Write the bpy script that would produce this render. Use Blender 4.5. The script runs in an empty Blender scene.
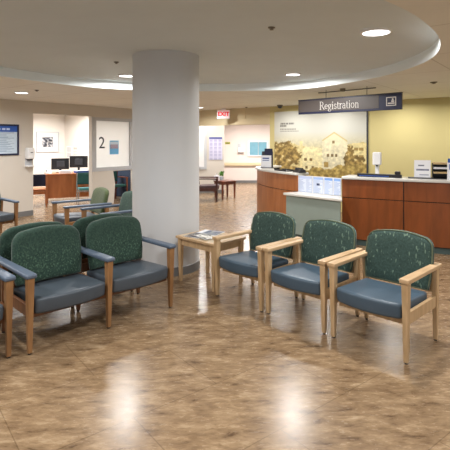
import bpy, bmesh, math, random
from mathutils import Vector, Matrix, noise

random.seed(7)
C = bpy.context.scene.collection
sc = bpy.context.scene
PI = math.pi


# ------------------------------------------------------------------ colours and materials
def lin(r, g, b):
    def f(v):
        v /= 255.0
        return v / 12.92 if v <= 0.04045 else ((v + 0.055) / 1.055) ** 2.4
    return (f(r), f(g), f(b), 1.0)


def ramp(a, b, t):
    t = max(0, min(1, t))
    return tuple(x + (y - x) * t for x, y in zip(a, b))


def base_mat(name):
    m = bpy.data.materials.new(name)
    m.use_nodes = True
    nt = m.node_tree
    return m, nt, nt.nodes['Principled BSDF']


def mat(name, rgb, rough=0.6, metal=0.0, spec=0.5, var=0.06, scale=8.0, bump=0.0, bscale=200.0, emit=0.0):
    """plain paint / plastic / metal with a little procedural mottling"""
    m, nt, b = base_mat(name)
    col = lin(*rgb)
    tc = nt.nodes.new('ShaderNodeTexCoord')
    n = nt.nodes.new('ShaderNodeTexNoise')
    n.inputs['Scale'].default_value = scale
    n.inputs['Detail'].default_value = 3
    nt.links.new(tc.outputs['Object'], n.inputs['Vector'])
    r = nt.nodes.new('ShaderNodeValToRGB')
    r.color_ramp.elements[0].position = 0.3
    r.color_ramp.elements[1].position = 0.7
    r.color_ramp.elements[0].color = tuple(c * (1 - var) for c in col[:3]) + (1,)
    r.color_ramp.elements[1].color = tuple(min(1, c * (1 + var)) for c in col[:3]) + (1,)
    nt.links.new(n.outputs['Fac'], r.inputs['Fac'])
    nt.links.new(r.outputs['Color'], b.inputs['Base Color'])
    b.inputs['Roughness'].default_value = rough
    b.inputs['Metallic'].default_value = metal
    b.inputs['Specular IOR Level'].default_value = spec
    if emit:
        b.inputs['Emission Color'].default_value = col
        b.inputs['Emission Strength'].default_value = emit
    if bump:
        n2 = nt.nodes.new('ShaderNodeTexNoise')
        n2.inputs['Scale'].default_value = bscale
        nt.links.new(tc.outputs['Object'], n2.inputs['Vector'])
        bp = nt.nodes.new('ShaderNodeBump')
        bp.inputs['Strength'].default_value = bump
        bp.inputs['Distance'].default_value = 0.004
        nt.links.new(n2.outputs['Fac'], bp.inputs['Height'])
        nt.links.new(bp.outputs['Normal'], b.inputs['Normal'])
    return m


def wood(name, rgb_a, rgb_b, scale=(3, 40, 3), rough=0.4, rot=(0, 0, 0)):
    m, nt, b = base_mat(name)
    tc = nt.nodes.new('ShaderNodeTexCoord')
    mp = nt.nodes.new('ShaderNodeMapping')
    mp.inputs['Scale'].default_value = scale
    mp.inputs['Rotation'].default_value = rot
    nt.links.new(tc.outputs['Object'], mp.inputs['Vector'])
    n = nt.nodes.new('ShaderNodeTexNoise')
    n.inputs['Scale'].default_value = 1.5
    n.inputs['Detail'].default_value = 5
    n.inputs['Distortion'].default_value = 0.6
    nt.links.new(mp.outputs['Vector'], n.inputs['Vector'])
    r = nt.nodes.new('ShaderNodeValToRGB')
    r.color_ramp.elements[0].position = 0.3
    r.color_ramp.elements[1].position = 0.72
    r.color_ramp.elements[0].color = lin(*rgb_a)
    r.color_ramp.elements[1].color = lin(*rgb_b)
    nt.links.new(n.outputs['Fac'], r.inputs['Fac'])
    nt.links.new(r.outputs['Color'], b.inputs['Base Color'])
    b.inputs['Roughness'].default_value = rough
    return m


def fabric(name, dark, mid, fleck, scale=(26, 26, 26), rot=(0, 0.6, 0), lo=0.62, hi=0.68, rough=0.85, nscale=1.0, zfade=None):
    """woven upholstery: two tone ground with scattered lighter flecks"""
    m, nt, b = base_mat(name)
    tc = nt.nodes.new('ShaderNodeTexCoord')
    n0 = nt.nodes.new('ShaderNodeTexNoise')
    n0.inputs['Scale'].default_value = 60
    nt.links.new(tc.outputs['Object'], n0.inputs['Vector'])
    r0 = nt.nodes.new('ShaderNodeValToRGB')
    r0.color_ramp.elements[0].color = lin(*dark)
    r0.color_ramp.elements[1].color = lin(*mid)
    r0.color_ramp.elements[0].position = 0.35
    r0.color_ramp.elements[1].position = 0.65
    nt.links.new(n0.outputs['Fac'], r0.inputs['Fac'])
    mp = nt.nodes.new('ShaderNodeMapping')
    mp.inputs['Scale'].default_value = scale
    mp.inputs['Rotation'].default_value = rot
    nt.links.new(tc.outputs['Object'], mp.inputs['Vector'])
    n1 = nt.nodes.new('ShaderNodeTexNoise')
    n1.inputs['Scale'].default_value = nscale
    n1.inputs['Detail'].default_value = 1.0
    nt.links.new(mp.outputs['Vector'], n1.inputs['Vector'])
    r1 = nt.nodes.new('ShaderNodeValToRGB')
    r1.color_ramp.elements[0].position = lo
    r1.color_ramp.elements[1].position = hi
    nt.links.new(n1.outputs['Fac'], r1.inputs['Fac'])
    mx = nt.nodes.new('ShaderNodeMix')
    mx.data_type = 'RGBA'
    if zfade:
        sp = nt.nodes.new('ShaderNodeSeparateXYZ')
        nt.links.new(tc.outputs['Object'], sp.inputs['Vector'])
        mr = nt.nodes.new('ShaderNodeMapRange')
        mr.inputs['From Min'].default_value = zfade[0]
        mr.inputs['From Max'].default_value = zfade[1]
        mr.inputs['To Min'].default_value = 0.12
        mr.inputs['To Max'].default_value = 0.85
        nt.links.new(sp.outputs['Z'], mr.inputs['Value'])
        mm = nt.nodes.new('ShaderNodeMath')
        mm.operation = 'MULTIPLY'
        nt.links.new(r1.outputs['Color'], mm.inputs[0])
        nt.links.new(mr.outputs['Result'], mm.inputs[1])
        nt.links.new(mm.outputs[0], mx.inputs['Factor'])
    else:
        nt.links.new(r1.outputs['Color'], mx.inputs['Factor'])
    nt.links.new(r0.outputs['Color'], mx.inputs['A'])
    mx.inputs['B'].default_value = lin(*fleck)
    nt.links.new(mx.outputs['Result'], b.inputs['Base Color'])
    b.inputs['Roughness'].default_value = rough
    b.inputs['Specular IOR Level'].default_value = 0.25
    b.inputs['Sheen Weight'].default_value = 0.15
    return m


def printed(name, rough=0.5, emit=0.0):
    """a printed sheet: colours come from the mesh's own colour attribute"""
    m, nt, b = base_mat(name)
    a = nt.nodes.new('ShaderNodeAttribute')
    a.attribute_name = 'Col'
    nt.links.new(a.outputs['Color'], b.inputs['Base Color'])
    b.inputs['Roughness'].default_value = rough
    if emit:
        nt.links.new(a.outputs['Color'], b.inputs['Emission Color'])
        b.inputs['Emission Strength'].default_value = emit
    return m


def floor_material():
    m, nt, b = base_mat('vinyl_floor')
    L = nt.links.new
    tc = nt.nodes.new('ShaderNodeTexCoord')
    mp = nt.nodes.new('ShaderNodeMapping')
    mp.inputs['Rotation'].default_value = (0, 0, math.radians(-38))
    L(tc.outputs['Object'], mp.inputs['Vector'])

    def nz(scale, vec, detail=6, rough=0.6, dist=0.0):
        n = nt.nodes.new('ShaderNodeTexNoise')
        n.inputs['Scale'].default_value = scale
        n.inputs['Detail'].default_value = detail
        n.inputs['Roughness'].default_value = rough
        n.inputs['Distortion'].default_value = dist
        L(vec, n.inputs['Vector'])
        return n
    st = nt.nodes.new('ShaderNodeMapping')
    st.inputs['Scale'].default_value = (1.0, 2.7, 1.0)
    st.inputs['Rotation'].default_value = (0, 0, math.radians(-30))
    L(tc.outputs['Object'], st.inputs['Vector'])
    n1 = nz(5.0, st.outputs['Vector'], 10, 0.68, 0.3)
    r1 = nt.nodes.new('ShaderNodeValToRGB')
    e = r1.color_ramp.elements
    e[0].position = 0.33
    e[0].color = lin(84, 64, 45)
    e[1].position = 0.70
    e[1].color = lin(172, 150, 121)
    k = e.new(0.42); k.color = lin(124, 101, 76)
    k = e.new(0.55); k.color = lin(144, 120, 92)
    L(n1.outputs['Fac'], r1.inputs['Fac'])
    # small dark scuffs in the print
    n2 = nz(16, st.outputs['Vector'], 4, 0.6, 0.4)
    r2 = nt.nodes.new('ShaderNodeValToRGB')
    r2.color_ramp.elements[0].position = 0.34
    r2.color_ramp.elements[0].color = (0.70, 0.66, 0.61, 1)
    r2.color_ramp.elements[1].position = 0.46
    r2.color_ramp.elements[1].color = (1, 1, 1, 1)
    L(n2.outputs['Fac'], r2.inputs['Fac'])
    mul = nt.nodes.new('ShaderNodeMix')
    mul.data_type = 'RGBA'; mul.blend_type = 'MULTIPLY'
    mul.inputs['Factor'].default_value = 0.8
    L(r1.outputs['Color'], mul.inputs['A'])
    L(r2.outputs['Color'], mul.inputs['B'])
    # tile seams
    br = nt.nodes.new('ShaderNodeTexBrick')
    br.offset = 0.5
    br.inputs['Scale'].default_value = 1.0
    br.inputs['Brick Width'].default_value = 1.22
    br.inputs['Row Height'].default_value = 0.61
    br.inputs['Mortar Size'].default_value = 0.0035
    br.inputs['Color1'].default_value = (1, 1, 1, 1)
    br.inputs['Color2'].default_value = (0.93, 0.93, 0.93, 1)
    br.inputs['Mortar'].default_value = (0.55, 0.52, 0.48, 1)
    L(mp.outputs['Vector'], br.inputs['Vector'])
    mul2 = nt.nodes.new('ShaderNodeMix')
    mul2.data_type = 'RGBA'; mul2.blend_type = 'MULTIPLY'
    mul2.inputs['Factor'].default_value = 0.8
    L(mul.outputs['Result'], mul2.inputs['A'])
    L(br.outputs['Color'], mul2.inputs['B'])
    L(mul2.outputs['Result'], b.inputs['Base Color'])
    rr = nt.nodes.new('ShaderNodeMapRange')
    rr.inputs['To Min'].default_value = 0.17
    rr.inputs['To Max'].default_value = 0.34
    L(n2.outputs['Fac'], rr.inputs['Value'])
    L(rr.outputs['Result'], b.inputs['Roughness'])
    b.inputs['Specular IOR Level'].default_value = 0.3
    bp = nt.nodes.new('ShaderNodeBump')
    bp.inputs['Strength'].default_value = 0.04
    bp.inputs['Distance'].default_value = 0.01
    n3 = nz(3.0, tc.outputs['Object'], 3)
    L(n3.outputs['Fac'], bp.inputs['Height'])
    L(bp.outputs['Normal'], b.inputs['Normal'])
    return m


def ceiling_material(name, rgb, grid):
    m, nt, b = base_mat(name)
    L = nt.links.new
    tc = nt.nodes.new('ShaderNodeTexCoord')
    n = nt.nodes.new('ShaderNodeTexNoise')
    n.inputs['Scale'].default_value = 3
    L(tc.outputs['Object'], n.inputs['Vector'])
    r = nt.nodes.new('ShaderNodeValToRGB')
    c = lin(*rgb)
    r.color_ramp.elements[0].color = tuple(v * .96 for v in c[:3]) + (1,)
    r.color_ramp.elements[1].color = tuple(v * 1.04 for v in c[:3]) + (1,)
    L(n.outputs['Fac'], r.inputs['Fac'])
    if grid:
        mp = nt.nodes.new('ShaderNodeMapping')
        mp.inputs['Rotation'].default_value = (0, 0, math.radians(38))
        L(tc.outputs['Object'], mp.inputs['Vector'])
        br = nt.nodes.new('ShaderNodeTexBrick')
        br.offset = 0.0
        br.inputs['Scale'].default_value = 1.0
        br.inputs['Brick Width'].default_value = 1.2
        br.inputs['Row Height'].default_value = 1.2
        br.inputs['Mortar Size'].default_value = 0.008
        br.inputs['Color1'].default_value = (1, 1, 1, 1)
        br.inputs['Color2'].default_value = (0.98, 0.98, 0.98, 1)
        br.inputs['Mortar'].default_value = (0.74, 0.72, 0.7, 1)
        L(mp.outputs['Vector'], br.inputs['Vector'])
        mx = nt.nodes.new('ShaderNodeMix')
        mx.data_type = 'RGBA'; mx.blend_type = 'MULTIPLY'
        mx.inputs['Factor'].default_value = 1.0
        L(r.outputs['Color'], mx.inputs['A'])
        L(br.outputs['Color'], mx.inputs['B'])
        L(mx.outputs['Result'], b.inputs['Base Color'])
    else:
        L(r.outputs['Color'], b.inputs['Base Color'])
    b.inputs['Roughness'].default_value = 0.85
    return m


def frosted_material():
    m, nt, b = base_mat('frosted_glass')
    nt.nodes.remove(b)
    out = nt.nodes['Material Output']
    tc = nt.nodes.new('ShaderNodeTexCoord')
    n = nt.nodes.new('ShaderNodeTexNoise'); n.inputs['Scale'].default_value = 2
    nt.links.new(tc.outputs['Object'], n.inputs['Vector'])
    r = nt.nodes.new('ShaderNodeValToRGB')
    r.color_ramp.elements[0].color = (0.86, 0.87, 0.85, 1)
    r.color_ramp.elements[1].color = (0.93, 0.93, 0.92, 1)
    nt.links.new(n.outputs['Fac'], r.inputs['Fac'])
    d = nt.nodes.new('ShaderNodeBsdfDiffuse')
    t = nt.nodes.new('ShaderNodeBsdfTranslucent')
    nt.links.new(r.outputs['Color'], d.inputs['Color'])
    nt.links.new(r.outputs['Color'], t.inputs['Color'])
    mx = nt.nodes.new('ShaderNodeMixShader'); mx.inputs[0].default_value = 0.6
    nt.links.new(d.outputs[0], mx.inputs[1]); nt.links.new(t.outputs[0], mx.inputs[2])
    g = nt.nodes.new('ShaderNodeBsdfGlossy'); g.inputs['Roughness'].default_value = 0.25
    m2 = nt.nodes.new('ShaderNodeMixShader'); m2.inputs[0].default_value = 0.05
    nt.links.new(mx.outputs[0], m2.inputs[1]); nt.links.new(g.outputs[0], m2.inputs[2])
    nt.links.new(m2.outputs[0], out.inputs['Surface'])
    return m


M = dict(
    floor=floor_material(),
    ceiling=ceiling_material('ceiling_tiles', (232, 231, 224), True),
    tray=ceiling_material('ceiling_plaster', (212, 221, 224), False),
    riser=mat('cove_paint', (232, 240, 242), 0.7, var=0.02, scale=1),
    wall=mat('beige_wall', (206, 199, 189), 0.75, var=0.02, scale=1.5),
    header=mat('tan_wall', (212, 196, 160), 0.75, var=0.02, scale=1.5),
    yellow=mat('yellow_wall', (206, 194, 138), 0.75, var=0.02, scale=1.5),
    office=mat('office_wall', (228, 221, 212), 0.75, var=0.02, scale=1.5),
    pink=mat('corridor_wall', (226, 215, 208), 0.75, var=0.02, scale=1.5),
    column=mat('column_paint', (200, 202, 204), 0.55, var=0.02, scale=1.5),
    base=mat('vinyl_baseboard', (112, 112, 112), 0.5),
    alu=mat('painted_frame', (186, 188, 192), 0.45, var=0.03),
    frosted=frosted_material(),
    oak=wood('light_oak', (168, 138, 100), (198, 168, 130), (14, 14, 2.5), 0.42),
    oak_arm=wood('light_oak_arm', (172, 142, 106), (204, 174, 136), (14, 2.5, 14), 0.38),
    honey=wood('honey_oak', (122, 86, 52), (154, 114, 74), (14, 14, 2.5), 0.42),
    brown=wood('brown_wood', (96, 60, 36), (124, 82, 52), (14, 14, 2.5), 0.42),
    cherry=wood('cherry_laminate', (110, 57, 22), (136, 72, 31), (7, 7, 1.2), 0.32),
    cherry_pale=wood('cherry_laminate_pale', (146, 86, 45), (170, 106, 60), (7, 7, 1.2), 0.32),
    desk=wood('office_desk_wood', (158, 92, 46), (184, 112, 60), (7, 7, 1.2), 0.35),
    darkwood=wood('dark_walnut', (54, 28, 22), (80, 42, 32), (14, 14, 2.5), 0.35),
    redwood=wood('red_brown_wood', (96, 48, 30), (124, 66, 40), (14, 14, 2.5), 0.35),
    leaf=fabric('leaf_fabric', (46, 66, 61), (60, 82, 75), (106, 128, 112), (52, 52, 18), (0.0, 0.8, 0.3), 0.635, 0.70),
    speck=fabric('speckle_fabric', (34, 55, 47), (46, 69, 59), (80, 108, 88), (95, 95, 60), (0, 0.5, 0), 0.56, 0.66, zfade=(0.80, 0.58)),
    dkgreen=fabric('dark_green_fabric', (34, 58, 48), (46, 72, 60), (72, 98, 82), (90, 90, 60), (0, 0.5, 0), 0.62, 0.7),
    olive=fabric('olive_fabric', (58, 70, 42), (74, 86, 54), (88, 100, 68), (90, 90, 60), (0, 0.5, 0), 0.62, 0.7),
    welt=mat('welt_cord', (92, 102, 80), 0.8),
    seat_b=mat('blue_vinyl', (64, 82, 97), 0.42, var=0.05, bump=0.08),
    seat_g=mat('grey_vinyl', (66, 75, 84), 0.42, var=0.05, bump=0.08),
    arm_g=mat('grey_arm_vinyl', (82, 95, 112), 0.4, var=0.04, bump=0.05),
    glide=mat('glide_plastic', (40, 34, 30), 0.5),
    cushion_dark=mat('plum_vinyl', (66, 40, 42), 0.5),
    slate=mat('slate_fabric', (52, 66, 88), 0.9),
    navy_fab=mat('navy_fabric', (34, 38, 62), 0.85),
    teal_fab=mat('teal_fabric', (30, 76, 72), 0.8),
    teal_lt=mat('teal_vinyl', (66, 132, 134), 0.5),
    chrome=mat('chrome', (190, 192, 196), 0.2, 1.0),
    counter=mat('solid_surface', (206, 204, 198), 0.3, var=0.03, scale=60),
    greypanel=mat('grey_green_laminate', (134, 146, 138), 0.5, var=0.02),
    toe=mat('toe_kick', (70, 88, 86), 0.5),
    gap=mat('shadow_gap', (30, 22, 18), 0.7),
    navy=mat('navy_enamel', (28, 34, 66), 0.4),
    grey_sign=mat('sign_grey', (84, 77, 74), 0.45, var=0.02),
    white=mat('white_plastic', (232, 232, 232), 0.4, var=0.02),
    paper=mat('paper', (232, 233, 238), 0.7, var=0.02),
    letter=mat('lettering_white', (214, 210, 204), 0.5, var=0.0),
    ink=mat('ink_dark', (34, 36, 48), 0.5),
    black=mat('black_plastic', (24, 25, 30), 0.4),
    dgrey=mat('dark_grey_plastic', (58, 60, 66), 0.45),
    blue=mat('blue_plastic', (48, 84, 160), 0.45),
    sky=mat('light_blue_print', (110, 182, 228), 0.5),
    bluepane=mat('blue_blind', (112, 160, 178), 0.4, emit=0.12),
    tan=mat('tan_card', (196, 168, 120), 0.7),
    green=mat('leaf_green', (84, 140, 48), 0.6),
    pot=mat('pot_ceramic', (180, 190, 200), 0.4),
    lens=mat('lamp_lens', (255, 255, 255), 0.4, emit=5.0),
    red=mat('exit_red', (206, 16, 36), 0.5, emit=0.5),
    exit_face=mat('exit_face', (250, 206, 208), 0.5, emit=0.35),
    yellow_tag=mat('sign_lime', (170, 172, 70), 0.5),
    brass=mat('sprinkler_metal', (120, 112, 100), 0.4, 0.6),
    print=printed('printed_sheet'),
    mural=printed('printed_mural', 0.55),
)


# ------------------------------------------------------------------ object helpers
def link(name, bm, m, parent=None, smooth=False, loc=None, rotz=None):
    bmesh.ops.recalc_face_normals(bm, faces=bm.faces)
    me = bpy.data.meshes.new(name)
    bm.to_mesh(me)
    bm.free()
    o = bpy.data.objects.new(name, me)
    C.objects.link(o)
    if m:
        me.materials.append(m)
    if smooth:
        for p in me.polygons:
            p.use_smooth = True
    if parent:
        o.parent = parent
    if loc:
        o.location = loc
    if rotz is not None:
        o.rotation_euler = (0, 0, rotz)
    return o


def autosmooth(o, deg=35):
    lim = math.radians(deg)
    bm = bmesh.new()
    bm.from_mesh(o.data)
    for f in bm.faces:
        f.smooth = True
    for e in bm.edges:
        if len(e.link_faces) == 2:
            e.smooth = e.calc_face_angle(0) < lim
    bm.to_mesh(o.data)
    bm.free()
    return o


def thing(name, label, cat, loc=(0, 0, 0), rotz=0.0, group=None):
    o = bpy.data.objects.new(name, None)
    o.empty_display_size = 0.1
    C.objects.link(o)
    o.location = loc
    o.rotation_euler = (0, 0, rotz)
    o['label'] = label
    o['category'] = cat
    if group:
        o['group'] = group
    return o


def tag(o, label, cat, group=None):
    o['label'] = label
    o['category'] = cat
    if group:
        o['group'] = group
    return o


def struct(o, label=None, cat=None):
    o['kind'] = 'structure'
    if label:
        o['label'] = label
    if cat:
        o['category'] = cat
    return o


def dup(root, loc, rotz, label, group=None):
    def cp(o, parent):
        c = o.copy()
        C.objects.link(c)
        c.parent = parent
        for ch in list(o.children):
            cp(ch, c)
        return c
    r = cp(root, None)
    r.location = loc
    r.rotation_euler = (0, 0, rotz)
    r['label'] = label
    if group:
        r['group'] = group
    return r


def box(x0, x1, y0, y1, z0, z1, bevel=0.0, seg=2, bm=None):
    bm = bm or bmesh.new()
    vs = [bm.verts.new((x, y, z)) for z in (z0, z1) for y in (y0, y1) for x in (x0, x1)]
    fs = [(0, 1, 3, 2), (4, 6, 7, 5), (0, 4, 5, 1), (2, 3, 7, 6), (0, 2, 6, 4), (1, 5, 7, 3)]
    faces = [bm.faces.new([vs[i] for i in f]) for f in fs]
    if bevel:
        es = list({e for f in faces for e in f.edges})
        bmesh.ops.bevel(bm, geom=es, offset=bevel, segments=seg, affect='EDGES', profile=0.5)
    return bm


def taper(p0, s0, p1, s1, bevel=0.004):
    """bar of rectangular section from p0 (half sizes s0) to p1 (half sizes s1)"""
    bm = bmesh.new()
    v = []
    for p, s in ((p0, s0), (p1, s1)):
        for sx, sy in ((-1, -1), (1, -1), (1, 1), (-1, 1)):
            v.append(bm.verts.new((p[0] + sx * s[0], p[1] + sy * s[1], p[2])))
    bm.faces.new(v[0:4][::-1]); bm.faces.new(v[4:8])
    for i in range(4):
        j = (i + 1) % 4
        bm.faces.new((v[i], v[j], v[4 + j], v[4 + i]))
    if bevel:
        bmesh.ops.bevel(bm, geom=list(bm.edges), offset=bevel, segments=2, affect='EDGES', profile=0.5)
    return bm


def lathe(profile, seg=32, cx=0, cy=0, caps=True):
    bm = bmesh.new()
    rings = []
    for r, z in profile:
        rings.append([bm.verts.new((cx + r * math.cos(2 * PI * i / seg), cy + r * math.sin(2 * PI * i / seg), z)) for i in range(seg)])
    for a, b in zip(rings, rings[1:]):
        for i in range(seg):
            j = (i + 1) % seg
            bm.faces.new((a[i], a[j], b[j], b[i]))
    if caps:
        bm.faces.new(rings[0][::-1]); bm.faces.new(rings[-1])
    return bm


def tube(pts, r, seg=8, closed=False):
    bm = bmesh.new()
    pts = [Vector(p) for p in pts]
    n = len(pts)
    rings = []
    for i, p in enumerate(pts):
        a = pts[(i - 1) % n] if (closed or i > 0) else p
        b = pts[(i + 1) % n] if (closed or i < n - 1) else p
        t = (b - a).normalized()
        ref = Vector((0, 0, 1)) if abs(t.z) < 0.9 else Vector((1, 0, 0))
        u = t.cross(ref).normalized()
        w = t.cross(u)
        rings.append([bm.verts.new(p + r * (math.cos(2 * PI * k / seg) * u + math.sin(2 * PI * k / seg) * w)) for k in range(seg)])
    rng = range(n) if closed else range(n - 1)
    for i in rng:
        a, b = rings[i], rings[(i + 1) % n]
        best = 0
        for k in range(seg):
            l = (k + 1) % seg
            bm.faces.new((a[k], a[l], b[l], b[k]))
    if not closed:
        bm.faces.new(rings[0][::-1]); bm.faces.new(rings[-1])
    return bm


def rect_loop(x0, x1, z0, z1):
    return [(x0, z0), (x1, z0), (x1, z1), (x0, z1)]


def holed_wall(outer, holes, thick):
    """a vertical wall in local x/z with openings, thickness along +y"""
    bm = bmesh.new()
    edges = []
    for lp in [outer] + holes:
        vs = [bm.verts.new((x, 0, z)) for x, z in lp]
        for i in range(len(vs)):
            edges.append(bm.edges.new((vs[i], vs[(i + 1) % len(vs)])))
    bmesh.ops.triangle_fill(bm, use_beauty=True, use_dissolve=False, edges=edges)
    r = bmesh.ops.extrude_face_region(bm, geom=list(bm.faces))
    bmesh.ops.translate(bm, vec=(0, thick, 0), verts=[g for g in r['geom'] if isinstance(g, bmesh.types.BMVert)])
    return bm


def plate(name, w, h, nx, nz, fn, parent=None, m=None, y=0.0, x0=0.0, z0=0.0):
    """flat printed sheet in local x/z facing -y; fn(u, v) gives its sRGB print colour"""
    bm = bmesh.new()
    lay = bm.verts.layers.float_color.new('Col')
    g = []
    for j in range(nz + 1):
        row = []
        for i in range(nx + 1):
            u, v = i / nx, j / nz
            vt = bm.verts.new((x0 + u * w, y, z0 + v * h))
            vt[lay] = lin(*[max(0, min(255, c)) for c in fn(u, v)])
            row.append(vt)
        g.append(row)
    for j in range(nz):
        for i in range(nx):
            bm.faces.new((g[j][i], g[j][i + 1], g[j + 1][i + 1], g[j + 1][i]))
    me = bpy.data.meshes.new(name)
    bm.to_mesh(me); bm.free()
    o = bpy.data.objects.new(name, me)
    C.objects.link(o)
    me.materials.append(m or M['print'])
    if parent:
        o.parent = parent
    return o


def text_mesh(name, s, size, m, parent, x, y, z, depth=0.002, align='CENTER', bold=0.0):
    cu = bpy.data.curves.new(name, 'FONT')
    cu.body = s; cu.size = size; cu.extrude = depth; cu.offset = bold
    cu.align_x = align; cu.align_y = 'CENTER'
    t = bpy.data.objects.new(name, cu)
    C.objects.link(t)
    dg = bpy.context.evaluated_depsgraph_get()
    me = bpy.data.meshes.new_from_object(t.evaluated_get(dg))
    bpy.data.objects.remove(t); bpy.data.curves.remove(cu)
    me.transform(Matrix.Rotation(PI / 2, 4, 'X'))
    me.transform(Matrix.Translation((x, y, z)))
    me.materials.clear(); me.materials.append(m)
    o = bpy.data.objects.new(name, me)
    C.objects.link(o)
    o.parent = parent
    return o


def catmull(pts, n=8, closed=False):
    out = []
    N = len(pts)
    rng = range(N) if closed else range(N - 1)
    for i in rng:
        def P(k):
            k = k % N if closed else max(0, min(N - 1, k))
            return Vector(pts[k])
        p0, p1, p2, p3 = P(i - 1), P(i), P(i + 1), P(i + 2)
        for s in range(n):
            t = s / n
            out.append(0.5 * ((2 * p1) + (p2 - p0) * t + (2 * p0 - 5 * p1 + 4 * p2 - p3) * t * t + (3 * p1 - p0 - 3 * p2 + p3) * t ** 3))
    if not closed:
        out.append(Vector(pts[-1]))
    return out


def ribbon(pts, o0, o1, z0, z1, bevel=0.0):
    """solid strip following a plan polyline between two side offsets (positive = public side)"""
    bm = bmesh.new()
    n = len(pts)
    secs = []
    for i, p in enumerate(pts):
        a = pts[max(0, i - 1)]; b = pts[min(n - 1, i + 1)]
        d = (Vector(b) - Vector(a)).normalized()
        nr = Vector((d.y, -d.x))
        q0 = Vector(p) + nr * o0
        q1 = Vector(p) + nr * o1
        secs.append([bm.verts.new((q.x, q.y, z)) for q, z in ((q0, z0), (q1, z0), (q1, z1), (q0, z1))])
    for a, b in zip(secs, secs[1:]):
        for k in range(4):
            l = (k + 1) % 4
            bm.faces.new((a[k], a[l], b[l], b[k]))
    bm.faces.new(secs[0][::-1]); bm.faces.new(secs[-1])
    if bevel:
        bmesh.ops.recalc_face_normals(bm, faces=bm.faces)
        es = [e for e in bm.edges if len(e.link_faces) == 2 and e.calc_face_angle(0) > 0.8]
        bmesh.ops.bevel(bm, geom=es, offset=bevel, segments=2, affect='EDGES', profile=0.5)
    return bm


# ------------------------------------------------------------------ the room shell
H = 2.5                                   # lower ceiling
AL = math.radians(54.2)                   # direction of the left wall
AR = math.radians(-38.3)                  # direction of the registration wall
OL = Vector((-4.22, 9.90))
OR = Vector((1.03, 11.60))


def on_left(t, d, z=0.0):
    return (OL.x + t * math.cos(AL) - d * math.sin(AL), OL.y + t * math.sin(AL) + d * math.cos(AL), z)


def on_right(s, d, z=0.0):
    return (OR.x + s * math.cos(AR) - d * math.sin(AR), OR.y + s * math.sin(AR) + d * math.cos(AR), z)


fl = link('floor', box(-13, 13, -4, 20, -0.1, 0), M['floor'])
struct(fl, 'glossy mottled brown vinyl floor')

# lower ceiling with a free-form opening, the cove riser, and the raised tray above it
tray_pts = [(-0.09, 7.85), (1.2, 7.53), (1.745, 6.83), (2.08, 6.05), (2.19, 5.3), (2.13, 4.6), (1.86, 3.89), (1.45, 3.26), (0.97, 2.74),
            (0.2, 2.15), (-0.9, 1.75), (-2.2, 1.7), (-3.3, 2.3), (-3.75, 3.4), (-3.55, 4.7), (-3.0, 5.95), (-2.6, 6.7), (-2.12, 7.3), (-1.45, 7.65)]
loop = catmull(tray_pts, 8, True)
tc0 = Vector((-0.7, 4.9))


def tray_z(s):
    return 2.625 + 0.115 * (1 - s ** 3)


def tray_height(x, y):
    d = Vector((x, y)) - tc0
    a = math.atan2(d.y, d.x)
    best = min(loop, key=lambda p: abs((math.atan2(p.y - tc0.y, p.x - tc0.x) - a + PI) % (2 * PI) - PI))
    return tray_z(min(1, d.length / (best - tc0).length))


bm = bmesh.new()
edges = []
for lp in ([Vector(p) for p in ((-13, -4), (13, -4), (13, 20), (-13, 20))], loop):
    vs = [bm.verts.new((p.x, p.y, H)) for p in lp]
    edges += [bm.edges.new((vs[i], vs[(i + 1) % len(vs)])) for i in range(len(vs))]
bmesh.ops.triangle_fill(bm, use_beauty=True, use_dissolve=False, edges=edges)
struct(link('ceiling', bm, M['ceiling']), 'lower tiled ceiling')
bm = bmesh.new()
ra = [bm.verts.new((p.x, p.y, H)) for p in loop]
rb = [bm.verts.new((p.x, p.y, tray_z(1))) for p in loop]
for i in range(len(loop)):
    j = (i + 1) % len(loop)
    bm.faces.new((ra[i], ra[j], rb[j], rb[i]))
struct(link('trim_cove', bm, M['riser'], smooth=True), 'pale curved riser of the raised ceiling')
bm = bmesh.new()
prev = None
for s in (1.0, 0.95, 0.9, 0.82, 0.72, 0.6, 0.45, 0.3, 0.12):
    ring = [bm.verts.new((tc0.x + (p.x - tc0.x) * s, tc0.y + (p.y - tc0.y) * s, tray_z(s))) for p in loop]
    if prev:
        for i in range(len(loop)):
            j = (i + 1) % len(loop)
            bm.faces.new((prev[i], prev[j], ring[j], ring[i]))
    prev = ring
bm.faces.new(prev)
struct(link('ceiling_raised', bm, M['tray'], smooth=True), 'raised curved ceiling above the seating')

# left wall with the office opening, the interview window and the gap below it
lw = holed_wall([(-9.5, 0), (0, 0), (0, 2.24), (1.569, 2.24), (1.569, 0), (2.26, 0), (2.30, 0.5), (2.24, 0.84), (2.95, 0.84), (2.95, 0), (4.6, 0), (4.6, H), (-9.5, H)],
                [rect_loop(1.66, 2.86, 0.92, 2.17)], 0.12)
struct(link('wall_left', lw, M['wall'], loc=(OL.x, OL.y, 0), rotz=AL), 'beige wall on the left with the office opening')
struct(link('baseboard_left', box(-9.5, -0.002, -0.012, 0.0, 0, 0.11), M['base'], loc=(OL.x, OL.y, 0), rotz=AL))
# office behind it
struct(link('wall_office_back', box(-3.0, 3.1, 3.2, 3.3, 0, H), M['office'], loc=(OL.x, OL.y, 0), rotz=AL))
struct(link('wall_office_right', box(3.0, 3.1, 0.12, 3.2, 0, H), M['office'], loc=(OL.x, OL.y, 0), rotz=AL))
struct(link('wall_office_left', box(-3.1, -3.0, 0.12, 3.2, 0, H), M['office'], loc=(OL.x, OL.y, 0), rotz=AL))

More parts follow.
